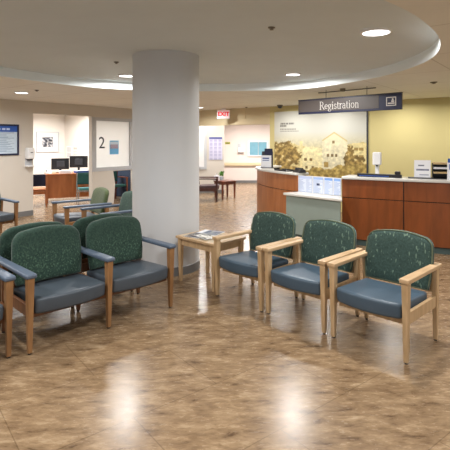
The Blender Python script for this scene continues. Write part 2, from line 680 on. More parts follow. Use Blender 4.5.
w1 = bpy.data.objects.new('window_1', None)
C.objects.link(w1)
w1.location = (OL.x, OL.y, 0); w1.rotation_euler = (0, 0, AL)
struct(w1, 'frosted interview window marked 2', 'window')
fr = holed_wall(rect_loop(1.575, 2.92, 0.86, 2.22), [rect_loop(1.69, 2.83, 0.95, 2.14)], 0.15)
bmesh.ops.translate(fr, vec=(0, -0.015, 0), verts=fr.verts)
link('window_frame', fr, M['alu'], w1)
link('pane', box(1.69, 2.83, 0.05, 0.06, 0.95, 2.14), M['frosted'], w1)
text_mesh('number', '2', 0.42, M['ink'], w1, 1.91, 0.046, 1.565)

# registration wall, header over the corridor, corridor
struct(link('wall_right', box(0.15, 10.5, 0, 0.14, 0, H), M['yellow'], loc=(OR.x, OR.y, 0), rotz=AR), 'pale yellow wall behind the registration desk')
struct(link('wall_header', box(-3.25, 0.15, 0, 0.14, 2.06, H), M['header'], loc=(OR.x, OR.y, 0), rotz=AR), 'tan header above the corridor opening')
struct(link('trim_header', box(-1.05, -0.62, -0.012, 0, 2.22, 2.42), M['header'], loc=(OR.x, OR.y, 0), rotz=AR), 'flat access plate on the header')
struct(link('wall_corridor_left', box(-2.2, -0.03, 14.0, 14.1, 0, H), M['wall']))
struct(link('wall_corridor_return', box(-0.13, -0.03, 14.1, 17.3, 0, H), M['pink']))
struct(link('wall_corridor_far', box(-0.13, 9.0, 17.3, 17.4, 0, H), M['pink']))
struct(link('trim_handrail', box(-0.02, 9.0, 17.22, 17.3, 0.66, 0.78, 0.015), M['header']), 'beige handrail along the corridor')
struct(link('baseboard_corridor', box(-0.02, 9.0, 17.288, 17.3, 0, 0.1), M['base']))
struct(link('baseboard_corridor_left', box(-2.2, -0.03, 13.988, 14.0, 0, 0.1), M['base']))
w2 = bpy.data.objects.new('window_2', None)
C.objects.link(w2); struct(w2, 'narrow frosted panel beside the column', 'window')
fr = holed_wall(rect_loop(-1.3, -0.57, 0.74, 2.16), [rect_loop(-1.24, -0.65, 0.82, 2.1)], 0.03)
bmesh.ops.translate(fr, vec=(0, 13.965, 0), verts=fr.verts)
link('window_frame', fr, M['alu'], w2)
link('pane', box(-1.24, -0.65, 13.98, 13.99, 0.82, 2.1), M['white'], w2)
w3 = bpy.data.objects.new('window_3', None)
C.objects.link(w3); struct(w3, 'blue blind window on the far corridor wall', 'window')
fr = holed_wall(rect_loop(0.88, 1.66, 1.02, 1.62), [rect_loop(0.94, 1.6, 1.07, 1.57)], 0.04)
bmesh.ops.translate(fr, vec=(0, 17.255, 0), verts=fr.verts)
link('window_frame', fr, M['white'], w3)
link('blind', box(0.94, 1.265, 17.27, 17.285, 1.07, 1.57), M['bluepane'], w3)
link('blind', box(1.285, 1.6, 17.27, 17.285, 1.07, 1.57), M['bluepane'], w3)

# the round column
COL = (-0.766, 5.85)
ch = tray_height(*COL)
struct(link('column', lathe([(0.43, 0), (0.43, ch + 0.01)], 64, *COL), M['column'], smooth=False), 'pale round column beside the magazine table')
autosmooth(bpy.data.objects['column'])
autosmooth(struct(link('baseboard_column', lathe([(0.438, 0), (0.438, 0.1), (0.431, 0.105)], 64, *COL, caps=False), M['base'])))


# ------------------------------------------------------------------ seating
def cushion(w, d, z0, z1, y0, bow=0.05, x=0.0):
    """seat pad: bowed front edge, crowned top, soft edges"""
    bm = bmesh.new()
    nx, ny = 10, 8
    hw = w / 2

    def y_at(u, v):
        f = y0 - bow * (1 - u * u)
        return f + (y0 + d - f) * v
    top, bot = [], []
    for j in range(ny + 1):
        tr, br_ = [], []
        for i in range(nx + 1):
            u = -1 + 2 * i / nx; v = j / ny
            crown = 0.012 * (1 - u * u) * math.sin(PI * min(1, v + 0.15))
            tr.append(bm.verts.new((x + u * hw, y_at(u, v), z1 - 0.012 + crown - 0.02 * v)))
            br_.append(bm.verts.new((x + u * hw * 0.99, y_at(u, v) + 0.012 * (1 - v), z0)))
        top.append(tr); bot.append(br_)
    for j in range(ny):
        for i in range(nx):
            bm.faces.new((top[j][i], top[j][i + 1], top[j + 1][i + 1], top[j + 1][i]))
            bm.faces.new((bot[j][i], bot[j + 1][i], bot[j + 1][i + 1], bot[j][i + 1]))
    for i in range(nx):
        bm.faces.new((bot[0][i], bot[0][i + 1], top[0][i + 1], top[0][i]))
        bm.faces.new((bot[ny][i], top[ny][i], top[ny][i + 1], bot[ny][i + 1]))
    for j in range(ny):
        bm.faces.new((bot[j][0], top[j][0], top[j + 1][0], bot[j + 1][0]))
        bm.faces.new((bot[j][nx], bot[j + 1][nx], top[j + 1][nx], top[j][nx]))
    bmesh.ops.recalc_face_normals(bm, faces=bm.faces)
    es = [e for e in bm.edges if e.calc_face_angle(0) > 0.9]
    bmesh.ops.bevel(bm, geom=es, offset=0.024, segments=4, affect='EDGES', profile=0.5)
    return bm


def back_outline(w, z0, z1, rad, crown, narrow):
    """front outline of a backrest, anticlockwise from bottom left"""
    hw = w / 2
    pts = []
    hb = hw - narrow
    for i in range(9):
        pts.append((-hb + 2 * hb * i / 8, z0))
    for i in range(1, 9):
        t = i / 8
        z = z0 + (z1 - rad - z0) * t
        pts.append((hb + (hw - hb) * math.sin(PI * 0.62 * t) / math.sin(PI * 0.62) if False else hb + narrow * math.sin(PI * 0.75 * t) * 1.0, z))
    xr = pts[-1][0]
    for i in range(1, 7):
        a = (PI / 2) * i / 6
        pts.append((xr - rad * 1.15 * (1 - math.cos(a)), z1 - rad + rad * math.sin(a) - crown * 0.45 * (i / 6) * 0))
    xt = pts[-1][0]
    for i in range(1, 9):
        x = xt - 2 * xt * i / 8
        pts.append((x, z1 + crown * (1 - (x / xt) ** 2)))
    left = [(-x, z) for x, z in pts[9:9 + 8 + 6]]
    pts += left[::-1][1:]
    return pts


def backrest(w, z0, z1, y, thick=0.075, tilt=0.20, wrap=0.35, rad=0.11, crown=0.02, narrow=0.02, x=0.0):
    out = back_outline(w, z0, z1, rad, crown, narrow)
    zc = (z0 + z1) / 2

    def place(px, pz, dy):
        return (x + px, y + dy + tilt * (pz - z0) - wrap * px * px * 0.55, pz)
    bm = bmesh.new()
    prof = [(0.30, -0.5), (0.62, -0.49), (0.86, -0.45), (0.95, -0.36), (0.99, -0.2), (1.0, 0.0), (0.99, 0.2), (0.95, 0.36), (0.86, 0.45), (0.5, 0.5)]
    rings = []
    for s, k in prof:
        rings.append([bm.verts.new(place(px * s, zc + (pz - zc) * s, k * thick)) for px, pz in out])
    n = len(out)
    for a, b in zip(rings, rings[1:]):
        for i in range(n):
            j = (i + 1) % n
            bm.faces.new((a[i], a[j], b[j], b[i]))
    for ring, k in ((rings[0], -0.51), (rings[-1], 0.5)):
        c = bm.verts.new(place(0, zc, k * thick))
        for i in range(n):
            bm.faces.new((ring[i], ring[(i + 1) % n], c))
    wl = [place(px * 0.985, zc + (pz - zc) * 0.985, -0.30 * thick) for px, pz in out]
    return bm, wl


def add_leg(t, x, y, top, m, rear=False, sx=0.0255, sy=0.029):
    if rear:
        bm = taper((x, y + 0.015, 0.012), (0.015, 0.015), (x, y, top), (sx, sy * 0.9))
    else:
        bm = taper((x, y + 0.004, 0.012), (0.016, 0.017), (x, y, top), (sx, sy))
    l = link('leg', bm, m, t)
    gy = y + (0.015 if rear else 0.004)
    link('glide', lathe([(0.013, 0), (0.013, 0.014)], 10, x, gy), M['glide'], l)
    return l


def add_arm(t, x, m, y0=-0.012, y1=0.645, hw=0.037, z0=0.597, z1=0.63, soft=0.006):
    bm = bmesh.new()
    ys = [y0, y0 + 0.03, y0 + 0.16, (y0 + y1) / 2, y1 - 0.1, y1]
    ws = [hw * 0.97, hw * 1.02, hw, hw * 0.93, hw * 0.88, hw * 0.85]
    secs = [[bm.verts.new((x + sx * w, yy, z)) for sx, z in ((-1, z0), (1, z0), (1, z1), (-1, z1))] for yy, w in zip(ys, ws)]
    for a, b in zip(secs, secs[1:]):
        for k in range(4):
            l = (k + 1) % 4
            bm.faces.new((a[k], a[l], b[l], b[k]))
    bm.faces.new(secs[0][::-1]); bm.faces.new(secs[-1])
    bmesh.ops.recalc_face_normals(bm, faces=bm.faces)
    es = [e for e in bm.edges if e.calc_face_angle(0) > 0.8]
    bmesh.ops.bevel(bm, geom=es, offset=soft, segments=3, affect='EDGES', profile=0.5)
    return autosmooth(link('arm', bm, m, t))


def add_rails(t, x, m, z0=0.285, z1=0.375):
    bm = box(x - 0.014, x + 0.014, 0.05, 0.56, z0, z1, 0.004)
    return link('side_rail', bm, m, t)


def make_chair(name, label, loc, rz, frame, arm_m, seat_m, back_m, group, welt=True, soft=0.006, width=0.615, back_w=0.59, cat='armchair'):
    t = thing(name, label, cat, loc, rz, group)
    hw = width / 2
    for s in (-1, 1):
        add_leg(t, s * hw, 0.03, 0.598, frame)
        add_leg(t, s * hw, 0.575, 0.598, frame, True)
        add_rails(t, s * hw, frame)
        add_arm(t, s * hw, arm_m, soft=soft)
    link('front_rail', box(-hw + 0.02, hw - 0.02, 0.09, 0.115, 0.26, 0.318), frame, t)
    autosmooth(link('seat', cushion(width - 0.062, 0.50, 0.315, 0.445, 0.012, 0.055), seat_m, t), 50)
    bm, wl = backrest(back_w + 0.005, 0.42, 0.838, 0.545, rad=0.09)
    b = link('backrest', bm, back_m, t, smooth=True)
    if welt:
        link('welt', tube(wl, 0.0055, 6, True), M['welt'], b, smooth=True)
    link('back_rail', box(-hw + 0.02, hw - 0.02, 0.565, 0.59, 0.40, 0.47), frame, t)
    return t


# right-hand row: three single chairs with oak arms and leaf-print backs
RZ = math.radians(-45.7)
rd = Vector((math.cos(RZ), math.sin(RZ)))
r_front = [Vector((0.1105, 4.519)), Vector((0.604, 4.024)), Vector((1.0975, 3.513))]
chair = make_chair('waiting_chair', 'oak armchair with leaf print back, nearest the magazine table', (r_front[0].x, r_front[0].y, 0), RZ,
                   M['oak'], M['oak_arm'], M['seat_b'], M['leaf'], 'oak armchairs with leaf print backs')
dup(chair, (r_front[1].x, r_front[1].y, 0), RZ, 'oak armchair with leaf print back, middle one of the row of three')
dup(chair, (r_front[2].x, r_front[2].y, 0), RZ, 'oak armchair with leaf print back, nearest to the viewer on the right')


# left-hand seating: two-seat units with a shared middle arm, back to back
def make_double(label, loc, rz, group):
    t = thing('double_seat', label, 'seating', loc, rz, group)
    P = 0.684
    for x in (-P, 0, P):
        add_leg(t, x, 0.03, 0.59, M['honey'], sx=0.027, sy=0.03)
        add_leg(t, x, 0.575, 0.59, M['brown'], True)
        add_rails(t, x, M['brown'])
        add_arm(t, x, M['arm_g'], hw=0.043, z0=0.588, z1=0.622, soft=0.012)
    link('front_rail', box(-P, P, 0.10, 0.13, 0.25, 0.305), M['brown'], t)
    for x in (-P / 2, P / 2):
        autosmooth(link('seat', cushion(P - 0.07, 0.50, 0.295, 0.432, 0.012, 0.05, x), M['seat_g'], t), 50)
        bm, wl = backrest(0.625, 0.415, 0.862, 0.47, thick=0.085, tilt=0.15, rad=0.11, crown=0.016, narrow=0.02, x=x)
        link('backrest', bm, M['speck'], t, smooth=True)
    link('back_rail', box(-P, P, 0.565, 0.59, 0.38, 0.45), M['brown'], t)
    return t


LZ = math.radians(45.1)
ld = Vector((math.cos(LZ), math.sin(LZ)))
lf = Vector((math.sin(LZ), -math.cos(LZ)))
mid = Vector((-0.997, 3.924))
GD = 'green two-seat units left of the column'
dbl = make_double('two green seats with grey arms standing just left of the column', (mid.x, mid.y, 0), LZ, GD)
p = mid - ld * 1.503 - lf * 0.059
dup(dbl, (p.x, p.y, 0), LZ, 'two-seat unit cut off by the left edge, only its arm and leg showing', GD)
p = mid - lf * 1.30
dup(dbl, (p.x, p.y, 0), LZ + PI, 'green two-seat unit facing away, back to back behind the front seats', GD)

# armchairs further back
GM = 'armchairs with grey arms further back'
E = make_chair('armchair', 'olive backed armchair with grey seat facing left before the office', (-2.69, 7.26, 0), math.radians(-54),
               M['honey'], M['arm_g'], M['seat_g'], M['olive'], GM, welt=False, soft=0.008, width=0.64)
F = make_chair('armchair', 'dark green armchair half hidden behind the column', (-1.93, 6.50, 0), math.radians(-48.5),
               M['honey'], M['arm_g'], M['seat_g'], M['dkgreen'], GM, welt=False, soft=0.008, width=0.62)
E.scale = (1.05, 1.18, 0.98)
F.scale = (1.05, 1.12, 1.0)
dup(F, (-3.69, 7.27, 0), math.radians(48), 'dark green armchair cut off by the left edge below the blue notice', GM)

# corridor: dark chair beside the little table
make_chair('corridor_chair', 'dark walnut armchair in the corridor beside the small table', (-0.19, 12.26, 0), math.radians(90),
           M['darkwood'], M['darkwood'], M['cushion_dark'], M['cushion_dark'], None, welt=False, width=0.58)


# ------------------------------------------------------------------ tables
def make_table(name, label, loc, rz, w, d, h, top_m, leg_m, inlay=None, lw=0.026):
    t = thing(name, label, 'table', loc, rz)
    link('tabletop', box(-w / 2, w / 2, -d / 2, d / 2, h - 0.03, h, 0.006), top_m, t)
    if inlay:
        link('top_inlay', box(-w / 2 + 0.045, w / 2 - 0.045, -d / 2 + 0.045, d / 2 - 0.045, h, h + 0.002), inlay, t)
    iw, idp = w / 2 - 0.045, d / 2 - 0.045
    for sx in (-1, 1):
        link('apron', box(sx * iw - 0.01, sx * iw + 0.01, -idp + 0.02, idp - 0.02, h - 0.105, h - 0.03), leg_m, t)
        link('apron', box(-iw + 0.02, iw - 0.02, sx * idp - 0.01, sx * idp + 0.01, h - 0.105, h - 0.03), leg_m, t)
        for sy in (-1, 1):
            link('leg', taper((sx * iw, sy * idp, 0), (lw * 0.66, lw * 0.66), (sx * iw, sy * idp, h - 0.03), (lw, lw)), leg_m, t)
    return t


TZ = math.radians(-44)
TC = (-0.168, 5.245)
make_table('side_table', 'light oak side table between the column and the oak armchairs', (TC[0], TC[1], 0), TZ, 0.645, 0.525, 0.53,
           M['oak_arm'], M['oak'], mat('table_laminate', (206, 190, 164), 0.22, var=0.03))


def magazine(label, x, y, z, rz, w, d, fn, th=0.006):
    t = thing('magazine', label, 'magazine', (x, y, z), rz, 'magazines on the oak side table')
    link('pages', box(-w / 2, w / 2, -d / 2, d / 2, 0, th), M['paper'], t)
    o = plate('cover', w, d, 24, 30, fn, t, x0=-w / 2, z0=-d / 2)
    o.rotation_euler = (-PI / 2, 0, 0)
    o.location = (0, 0, th + 0.001)
    return t


def cover_a(u, v):
    n = noise.noise(Vector((u * 4, v * 4, 1.3)))
    return (60 + 90 * (n > 0.05), 74 + 80 * (n > 0.05), 104 + 60 * (n > 0.1)) if v < 0.75 else (210, 214, 220)


def cover_b(u, v):
    n = noise.noise(Vector((u * 5, v * 5, 7.3)))
    return (214, 212, 206) if n > -0.1 else (92, 96, 90)


def cover_c(u, v):
    n = noise.noise(Vector((u * 3, v * 3, 3.3)))
    return (44, 46, 60) if n < 0.12 else (136, 130, 124)


magazine('dark covered magazine on the oak table, nearest the column', TC[0] - 0.15, TC[1] + 0.03, 0.534, math.radians(-30), 0.20, 0.27, cover_c)
magazine('pale covered magazine on the oak table, between two darker ones', TC[0] - 0.04, TC[1] - 0.08, 0.5425, math.radians(30), 0.20, 0.27, cover_b)
magazine('blue covered magazine on the oak table, farthest from the column', TC[0] + 0.0, TC[1] + 0.09, 0.551, math.radians(62), 0.20, 0.27, cover_a)

make_table('corridor_table', 'small red brown wooden table in the corridor', (0.0, 12.8, 0), math.radians(38), 0.52, 0.42, 0.5, M['redwood'], M['redwood'])
pl = thing('potted_plant', 'small bright green plant on the corridor table', 'plant', (-0.10, 12.86, 0.5))
link('pot', lathe([(0.045, 0), (0.06, 0.1), (0.05, 0.1)], 16), M['pot'], pl)
bm = bmesh.new()
for i in range(26):
    a = i * 2.4; r = 0.02 + 0.05 * random.random(); z = 0.13 + 0.13 * random.random()
    q = Vector((r * math.cos(a), r * math.sin(a), z))
    t1 = Vector((-math.sin(a), math.cos(a), 0)) * 0.025
    d1 = Vector((math.cos(a), math.sin(a), 0.6)) * 0.04
    v = [bm.verts.new(Vector((0, 0, 0.09)) * 0.4 + q * 0.6), bm.verts.new(q + t1), bm.verts.new(q + d1), bm.verts.new(q - t1)]
    bm.faces.new(v)
link('foliage', bm, M['green'], pl)
bt = thing('tissue_box', 'white tissue box on the corridor table beside the plant', 'box', (-0.235, 12.76, 0.5), math.radians(38))
link('carton', box(-0.06, 0.06, -0.055, 0.055, 0, 0.14, 0.004), M['paper'], bt)
bm = bmesh.new()
v = [bm.verts.new(q) for q in ((-0.03, -0.01, 0.14), (0.03, 0.01, 0.14), (0.045, 0, 0.2), (0, -0.012, 0.185), (-0.045, 0.01, 0.205))]
bm.faces.new(v)
link('tissue', bm, M['white'], bt)


# ------------------------------------------------------------------ reception desk
def counter(label, pts, splits, wood_m, depth=0.36):
    t = thing('reception_counter', label, 'counter', (0, 0, 0), 0, 'tall wood counters of the registration desk')
    link('carcass', ribbon(pts, -depth, -0.014, 0.09, 1.03), M['gap'], t)
    link('plinth', ribbon(pts, -depth + 0.03, -0.04, 0, 0.09), M['toe'], t)
    cuts = [0] + splits + [len(pts) - 1]
    for a, b in zip(cuts, cuts[1:]):
        seg = [Vector(q) for q in pts[a:b + 1]]
        if a > 0:
            seg[0] = seg[0] + (seg[1] - seg[0]).normalized() * 0.008
        if b < len(pts) - 1:
            seg[-1] = seg[-1] + (seg[-2] - seg[-1]).normalized() * 0.008
        link('upper_panel', ribbon(seg, -0.015, 0.0, 0.748, 1.03), wood_m, t)
        link('lower_panel', ribbon(seg, -0.015, 0.0, 0.10, 0.736), wood_m, t)
    autosmooth(link('countertop', ribbon(pts, -depth - 0.06, 0.035, 1.032, 1.072, 0.008), M['counter'], t))
    return t


lp = catmull([(1.10, 10.35), (0.78, 10.0), (0.68, 9.5), (0.79, 8.85), (1.01, 8.3), (1.27, 7.86)], 6)
counter('curved cherry wood reception counter left of the grey green low counter', lp, [12], M['cherry_pale'], 0.2)
rp = catmull([(1.86, 7.15), (2.66, 6.70), (3.22, 6.44), (4.2, 6.06), (5.2, 5.85)], 6)
counter('long cherry wood reception counter below the right end of the sign', rp, [6], M['cherry'])
lc = thing('low_counter', 'low grey green service counter between the two wood reception counters', 'counter', (0, 0, 0))


def prism(pts, z0, z1, bevel=0.0):
    bm = bmesh.new()
    a = [bm.verts.new((x, y, z0)) for x, y in pts]
    b = [bm.verts.new((x, y, z1)) for x, y in pts]
    n = len(pts)
    bm.faces.new(a[::-1]); bm.faces.new(b)
    for k in range(n):
        bm.faces.new((a[k], a[(k + 1) % n], b[(k + 1) % n], b[k]))
    if bevel:
        bmesh.ops.bevel(bm, geom=list(bm.edges), offset=bevel, segments=2, affect='EDGES', profile=0.5)
    return bm


link('front_panel', prism([(1.035, 7.62), (1.755, 6.845), (1.835, 7.13), (1.25, 7.80)], 0.09, 0.715), M['greypanel'], lc)
link('plinth', prism([(1.06, 7.64), (1.75, 6.88), (1.83, 7.13), (1.25, 7.79)], 0, 0.09), M['toe'], lc)
link('countertop', prism([(0.985, 7.63), (1.765, 6.785), (1.85, 7.135), (1.265, 7.80)], 0.717, 0.757, 0.008), M['counter'], lc)

# notice sheets standing at the back of the low counter
A0, A1 = Vector((1.262, 7.765)), Vector((1.845, 7.155))
dv = A1 - A0
ib = thing('notice_rack', 'row of white notice sheets standing on the low counter', 'notice', (A0.x, A0.y, 0.757), math.atan2(dv.y, dv.x))
W = dv.length
link('backing', box(0, W, 0.004, 0.014, 0, 0.285), M['white'], ib)


def sheet(head, accent, seed, cols=1, logo=None):
    rr = random.Random(seed)
    lens = [rr.uniform(0.45, 0.95) for _ in range(40)]

    def fn(u, v):
        if u < 0.05 or u > 0.95 or v < 0.03 or v > 0.97:
            return (184, 192, 210)
        if v > 0.84:
            return head
        if logo and abs(u - logo[0]) < 0.14 and abs(v - logo[1]) < 0.07:
            return (40, 52, 92)
        k = int(v * 15)
        f = v * 15 - k
        cc = (u * cols) % 1.0
        if 0.35 < f < 0.75 and 0.1 < cc < lens[(k * cols + int(u * cols)) % 40]:
            return accent
        return (204, 212, 228)
    return fn


xs = [0.0, 0.30, 0.52, 0.70, W]
specs = [((176, 190, 222), (128, 146, 186), 2, 2, None), ((150, 174, 220), (126, 148, 190), 3, 1, (0.5, 0.55)),
         ((112, 154, 218), (118, 150, 200), 4, 1, None), ((128, 166, 222), (118, 148, 198), 5, 1, None)]
for (x0, x1, s) in zip(xs, xs[1:], specs):
    plate('notice_sheet', x1 - x0 - 0.012, 0.272, 24, 45, sheet(s[0], s[1], s[2], s[3], s[4]), ib, y=0.0, x0=x0 + 0.006, z0=0.006)

ZT = 1.072
# left counter: leaflet holder, dark tray, telephone
bh = thing('leaflet_holder', 'upright leaflet holder with navy top on the curved counter', 'holder', (0.86, 9.33, ZT), math.radians(-22))
link('base', box(-0.13, 0.13, -0.05, 0.07, 0, 0.012, 0.003), M['dgrey'], bh)
link('back_panel', box(-0.115, 0.125, 0.045, 0.06, 0.01, 0.34, 0.004), M['dgrey'], bh)
link('leaflet', box(-0.12, 0.10, 0.0, 0.02, 0.012, 0.26), M['paper'], bh)
link('leaflet', box(-0.05, 0.12, 0.03, 0.042, 0.10, 0.40), M['navy'], bh)
plate('leaflet_print', 0.19, 0.10, 20, 14, lambda u, v: (66, 90, 150) if (0.1 < u < 0.9 and (0.55 < v < 0.85 or 0.2 < v < 0.32)) else (226, 232, 244), bh, y=-0.002, x0=-0.11, z0=0.13)
t = thing('pen_tray', 'flat dark tray lying on the curved counter', 'tray', (1.10, 8.42, ZT), math.radians(-66))
link('base', box(-0.20, 0.20, -0.09, 0.09, 0, 0.012, 0.004), M['black'], t)
for yy in (-0.085, 0.085):
    link('rim', box(-0.20, 0.20, yy - 0.006, yy + 0.006, 0.012, 0.035), M['black'], t)
t = thing('telephone', 'small black telephone at the inner end of the curved counter', 'telephone', (1.32, 8.0, ZT), math.radians(-66))
link('base', taper((0, 0, 0), (0.11, 0.08), (0, 0.02, 0.055), (0.09, 0.05), 0.006), M['black'], t)
h = link('handset', box(-0.105, 0.105, -0.02, 0.02, 0.062, 0.085, 0.008), M['black'], t)
link('earpiece', box(-0.105, -0.055, -0.024, 0.024, 0.045, 0.07, 0.006), M['dgrey'], h)
link('earpiece', box(0.055, 0.105, -0.024, 0.024, 0.045, 0.07, 0.006), M['dgrey'], h)

# right counter
DZ = math.radians(-29)
t = thing('sanitizer_dispenser', 'white hand sanitizer dispenser standing on the right counter', 'dispenser', (2.42, 7.16, ZT), math.radians(-25))
link('foot', lathe([(0.07, 0), (0.07, 0.012), (0.03, 0.02)], 20), M['white'], t)
link('stem', box(-0.03, 0.03, 0.0, 0.03, 0.012, 0.20, 0.006), M['white'], t)
link('housing', box(-0.065, 0.065, -0.055, 0.05, 0.18, 0.385, 0.018, 3), M['white'], t)
link('nozzle', lathe([(0.012, 0.16), (0.016, 0.185)], 10, 0, -0.03), M['dgrey'], t)
t = thing('document_scanner', 'long low black device on the right counter', 'device', (2.40, 7.00, ZT), DZ)
link('body', box(-0.33, 0.33, -0.045, 0.045, 0, 0.05, 0.008), M['black'], t)
link('light_bar', box(-0.30, 0.15, -0.048, -0.044, 0.014, 0.026), M['blue'], t)
link('head', box(0.23, 0.31, -0.04, 0.04, 0.05, 0.10, 0.012), M['black'], t)
t = thing('counter_sign', 'white printed sign on a stand on the right counter', 'sign', (2.97, 6.77, ZT), math.radians(-20))
link('base', box(-0.20, 0.14, -0.06, 0.10, 0, 0.015, 0.004), M['dgrey'], t)


def sign_print(u, v):
    if abs(v - 0.70) < 0.035 and 0.22 < u < 0.62:
        return (90, 96, 120)
    if abs(v - 0.44) < 0.04 and 0.10 < u < 0.92:
        k = math.sin(u * 75)
        return (70, 76, 108) if k > -0.5 else (160, 166, 190)
    if abs(v - 0.14) < 0.02 and 0.3 < u < 0.9:
        return (140, 146, 170)
    return (240, 241, 246)


link('panel', box(-0.115, 0.115, 0.0, 0.008, 0.015, 0.275), M['paper'], t)
plate('sign_print', 0.222, 0.25, 50, 40, sign_print, t, y=-0.001, x0=-0.111, z0=0.02)
t = thing('letter_tray', 'black tiered letter tray holding papers on the right counter', 'tray', (3.23, 6.74, ZT), math.radians(-20))
for i in range(4):
    z = 0.012 + 0.068 * i
    s = link('shelf', box(-0.11, 0.11, -0.10, 0.14, z - 0.008, z, 0.002), M['black'], t)
    if i:
        link('papers', box(-0.10, 0.10, -0.095, 0.12, z, z + 0.026), M['tan'] if i != 2 else M['paper'], s)
for x in (-0.11, 0.11):
    link('side_panel', box(x - 0.004, x + 0.004, -0.02, 0.14, 0, 0.225), M['black'], t)
link('back_panel', box(-0.106, 0.106, 0.132, 0.14, 0, 0.225), M['black'], t)
t = thing('leaflet_box', 'white and blue leaflet box at the right edge of the counter', 'holder', (3.29, 6.50, ZT), math.radians(-20))
link('carton', box(-0.07, 0.07, -0.03, 0.03, 0, 0.25, 0.003), M['paper'], t)
link('card', box(-0.065, 0.065, -0.01, 0.01, 0.25, 0.31), M['blue'], t)
plate('carton_print', 0.12, 0.2, 16, 24, lambda u, v: (52, 84, 160) if v > 0.6 and 0.1 < u < 0.9 else (226, 230, 240), t, y=-0.032, x0=-0.06, z0=0.03)


# ------------------------------------------------------------------ mural
mw, mh = 2.38, 1.66
ms = thing('wall_mural', 'sepia townscape mural panel on the wall behind registration', 'mural', on_right(0.30, 0, 0.70), AR)


def mural(u, v):
    z = 0.70 + v * mh
    n = noise.fractal(Vector((u * 9, v * 7, 2.0)), 0.8, 2.1, 4)
    n2 = noise.fractal(Vector((u * 26, v * 20, 5.0)), 0.8, 2.1, 3)
    sky = ramp((206, 194, 146), (200, 202, 198), (z - 1.35) / 0.5)
    col = sky
    # distant hillside
    if z < 1.50 + 0.10 * math.sin(u * 7 + 1) + 0.06 * n:
        col = ramp((188, 166, 104), (210, 196, 142), 0.5 + 0.7 * n2)
    # left house block
    if 0.33 < u < 0.56 and 0.93 < z < 1.50 - 0.05 * abs(u - 0.44) / 0.1:
        col = (232, 220, 170)
        for (a, b) in ((0.37, 1.18), (0.43, 1.18), (0.38, 0.99), (0.45, 0.99)):
            if abs(u - a) < 0.014 and abs(z - b) < 0.035:
                col = (110, 84, 40)
    # tower
    if 0.30 < u < 0.335 and z < 1.62:
        col = (222, 208, 150)
    # big gabled house
    roof = 1.84 - 1.5 * abs(u - 0.68)
    if 0.555 < u < 0.815 and 0.88 < z < roof:
        col = (222, 214, 182)
        if z > roof - 0.035:
            col = (196, 176, 118)
        for a in (0.615, 0.66, 0.70):
            if abs(u - a) < 0.013 and abs(z - 1.29) < 0.032:
                col = (104, 82, 46)
        if abs(u - 0.672) < 0.012 and abs(z - 1.60) < 0.03:
            col = (120, 98, 60)
        if 0.57 < u < 0.62 and 1.02 < z < 1.14:
            col = (166, 134, 64)
    # right house
    if u > 0.86 and z < 1.58:
        col = (222, 206, 146)
        if (abs(u - 0.90) < 0.02 or abs(u - 0.95) < 0.02) and (abs(z - 1.45) < 0.035 or abs(z - 1.28) < 0.03):
            col = (150, 122, 62)
    # trees
    for (cu, cz, ru, rz) in ((0.07, 1.34, 0.09, 0.26), (0.17, 1.36, 0.08, 0.28), (0.25, 1.26, 0.07, 0.22), (0.84, 1.22, 0.055, 0.30), (0.92, 1.06, 0.08, 0.22), (0.10, 1.08, 0.12, 0.2)):
        d = ((u - cu) / ru) ** 2 + ((z - cz) / rz) ** 2 + 0.9 * n2
        if d < 0.85:
            col = ramp((98, 74, 28), (178, 148, 78), 0.5 + 1.0 * n2)
    # foreground bank
    if z < 0.98 + 0.22 * max(0, (u - 0.45)) + 0.08 * n and u > 0.28:
        col = ramp((134, 108, 46), (190, 164, 88), 0.5 + 0.9 * n2)
    elif z < 1.0 and u <= 0.28:
        col = ramp((124, 98, 42), (182, 154, 84), 0.5 + 0.9 * n2)
    # caption block at top left
    for k, (zz, ue) in enumerate(((2.06, 0.235), (2.00, 0.15), (1.92, 0.26), (1.87, 0.29))):
        if abs(z - zz) < (0.022 if k < 2 else 0.014) and 0.07 < u < ue and math.sin(u * 320 + k) > -0.75:
            col = (84, 82, 84) if k < 2 else (130, 128, 126)
    n3 = noise.noise(Vector((u * 60, v * 46, 9.0)))
    w = max(0.0, min(1.0, (1.75 - z) / 0.3))
    k3 = 1 + w * (0.10 * n3 + 0.14 * n2)
    return tuple(c * k3 for c in col)


plate('printed_panel', mw, mh, 230, 150, lambda u, v: ramp(mural(u, v), (206, 200, 172), 0.16), ms, M['mural'], y=-0.022)
link('backing_board', box(0, mw, -0.02, 0, 0, mh), M['white'], ms)
link('edge_strip', box(mw, mw + 0.035, -0.024, 0, 0, mh + 0.02), M['dgrey'], ms)


# ------------------------------------------------------------------ registration sign
S0, S1 = Vector((1.33, 8.08)), Vector((2.635, 6.70))
dv = S1 - S0
sl = dv.length
sz0, sz1 = 2.105, 2.352
rs = thing('registration_sign', 'hanging grey and navy sign reading Registration above the counter', 'sign', (S0.x, S0.y, 0), math.atan2(dv.y, dv.x))
link('body', box(0, sl, -0.02, 0.02, sz0, sz1, 0.003), M['navy'], rs)
link('face', box(0.012, sl * 0.812, -0.024, -0.0195, sz0 + 0.036, sz1 - 0.012), M['grey_sign'], rs)
link('top_edge', box(-0.004, sl + 0.004, -0.024, 0.024, sz1, sz1 + 0.012), M['dgrey'], rs)


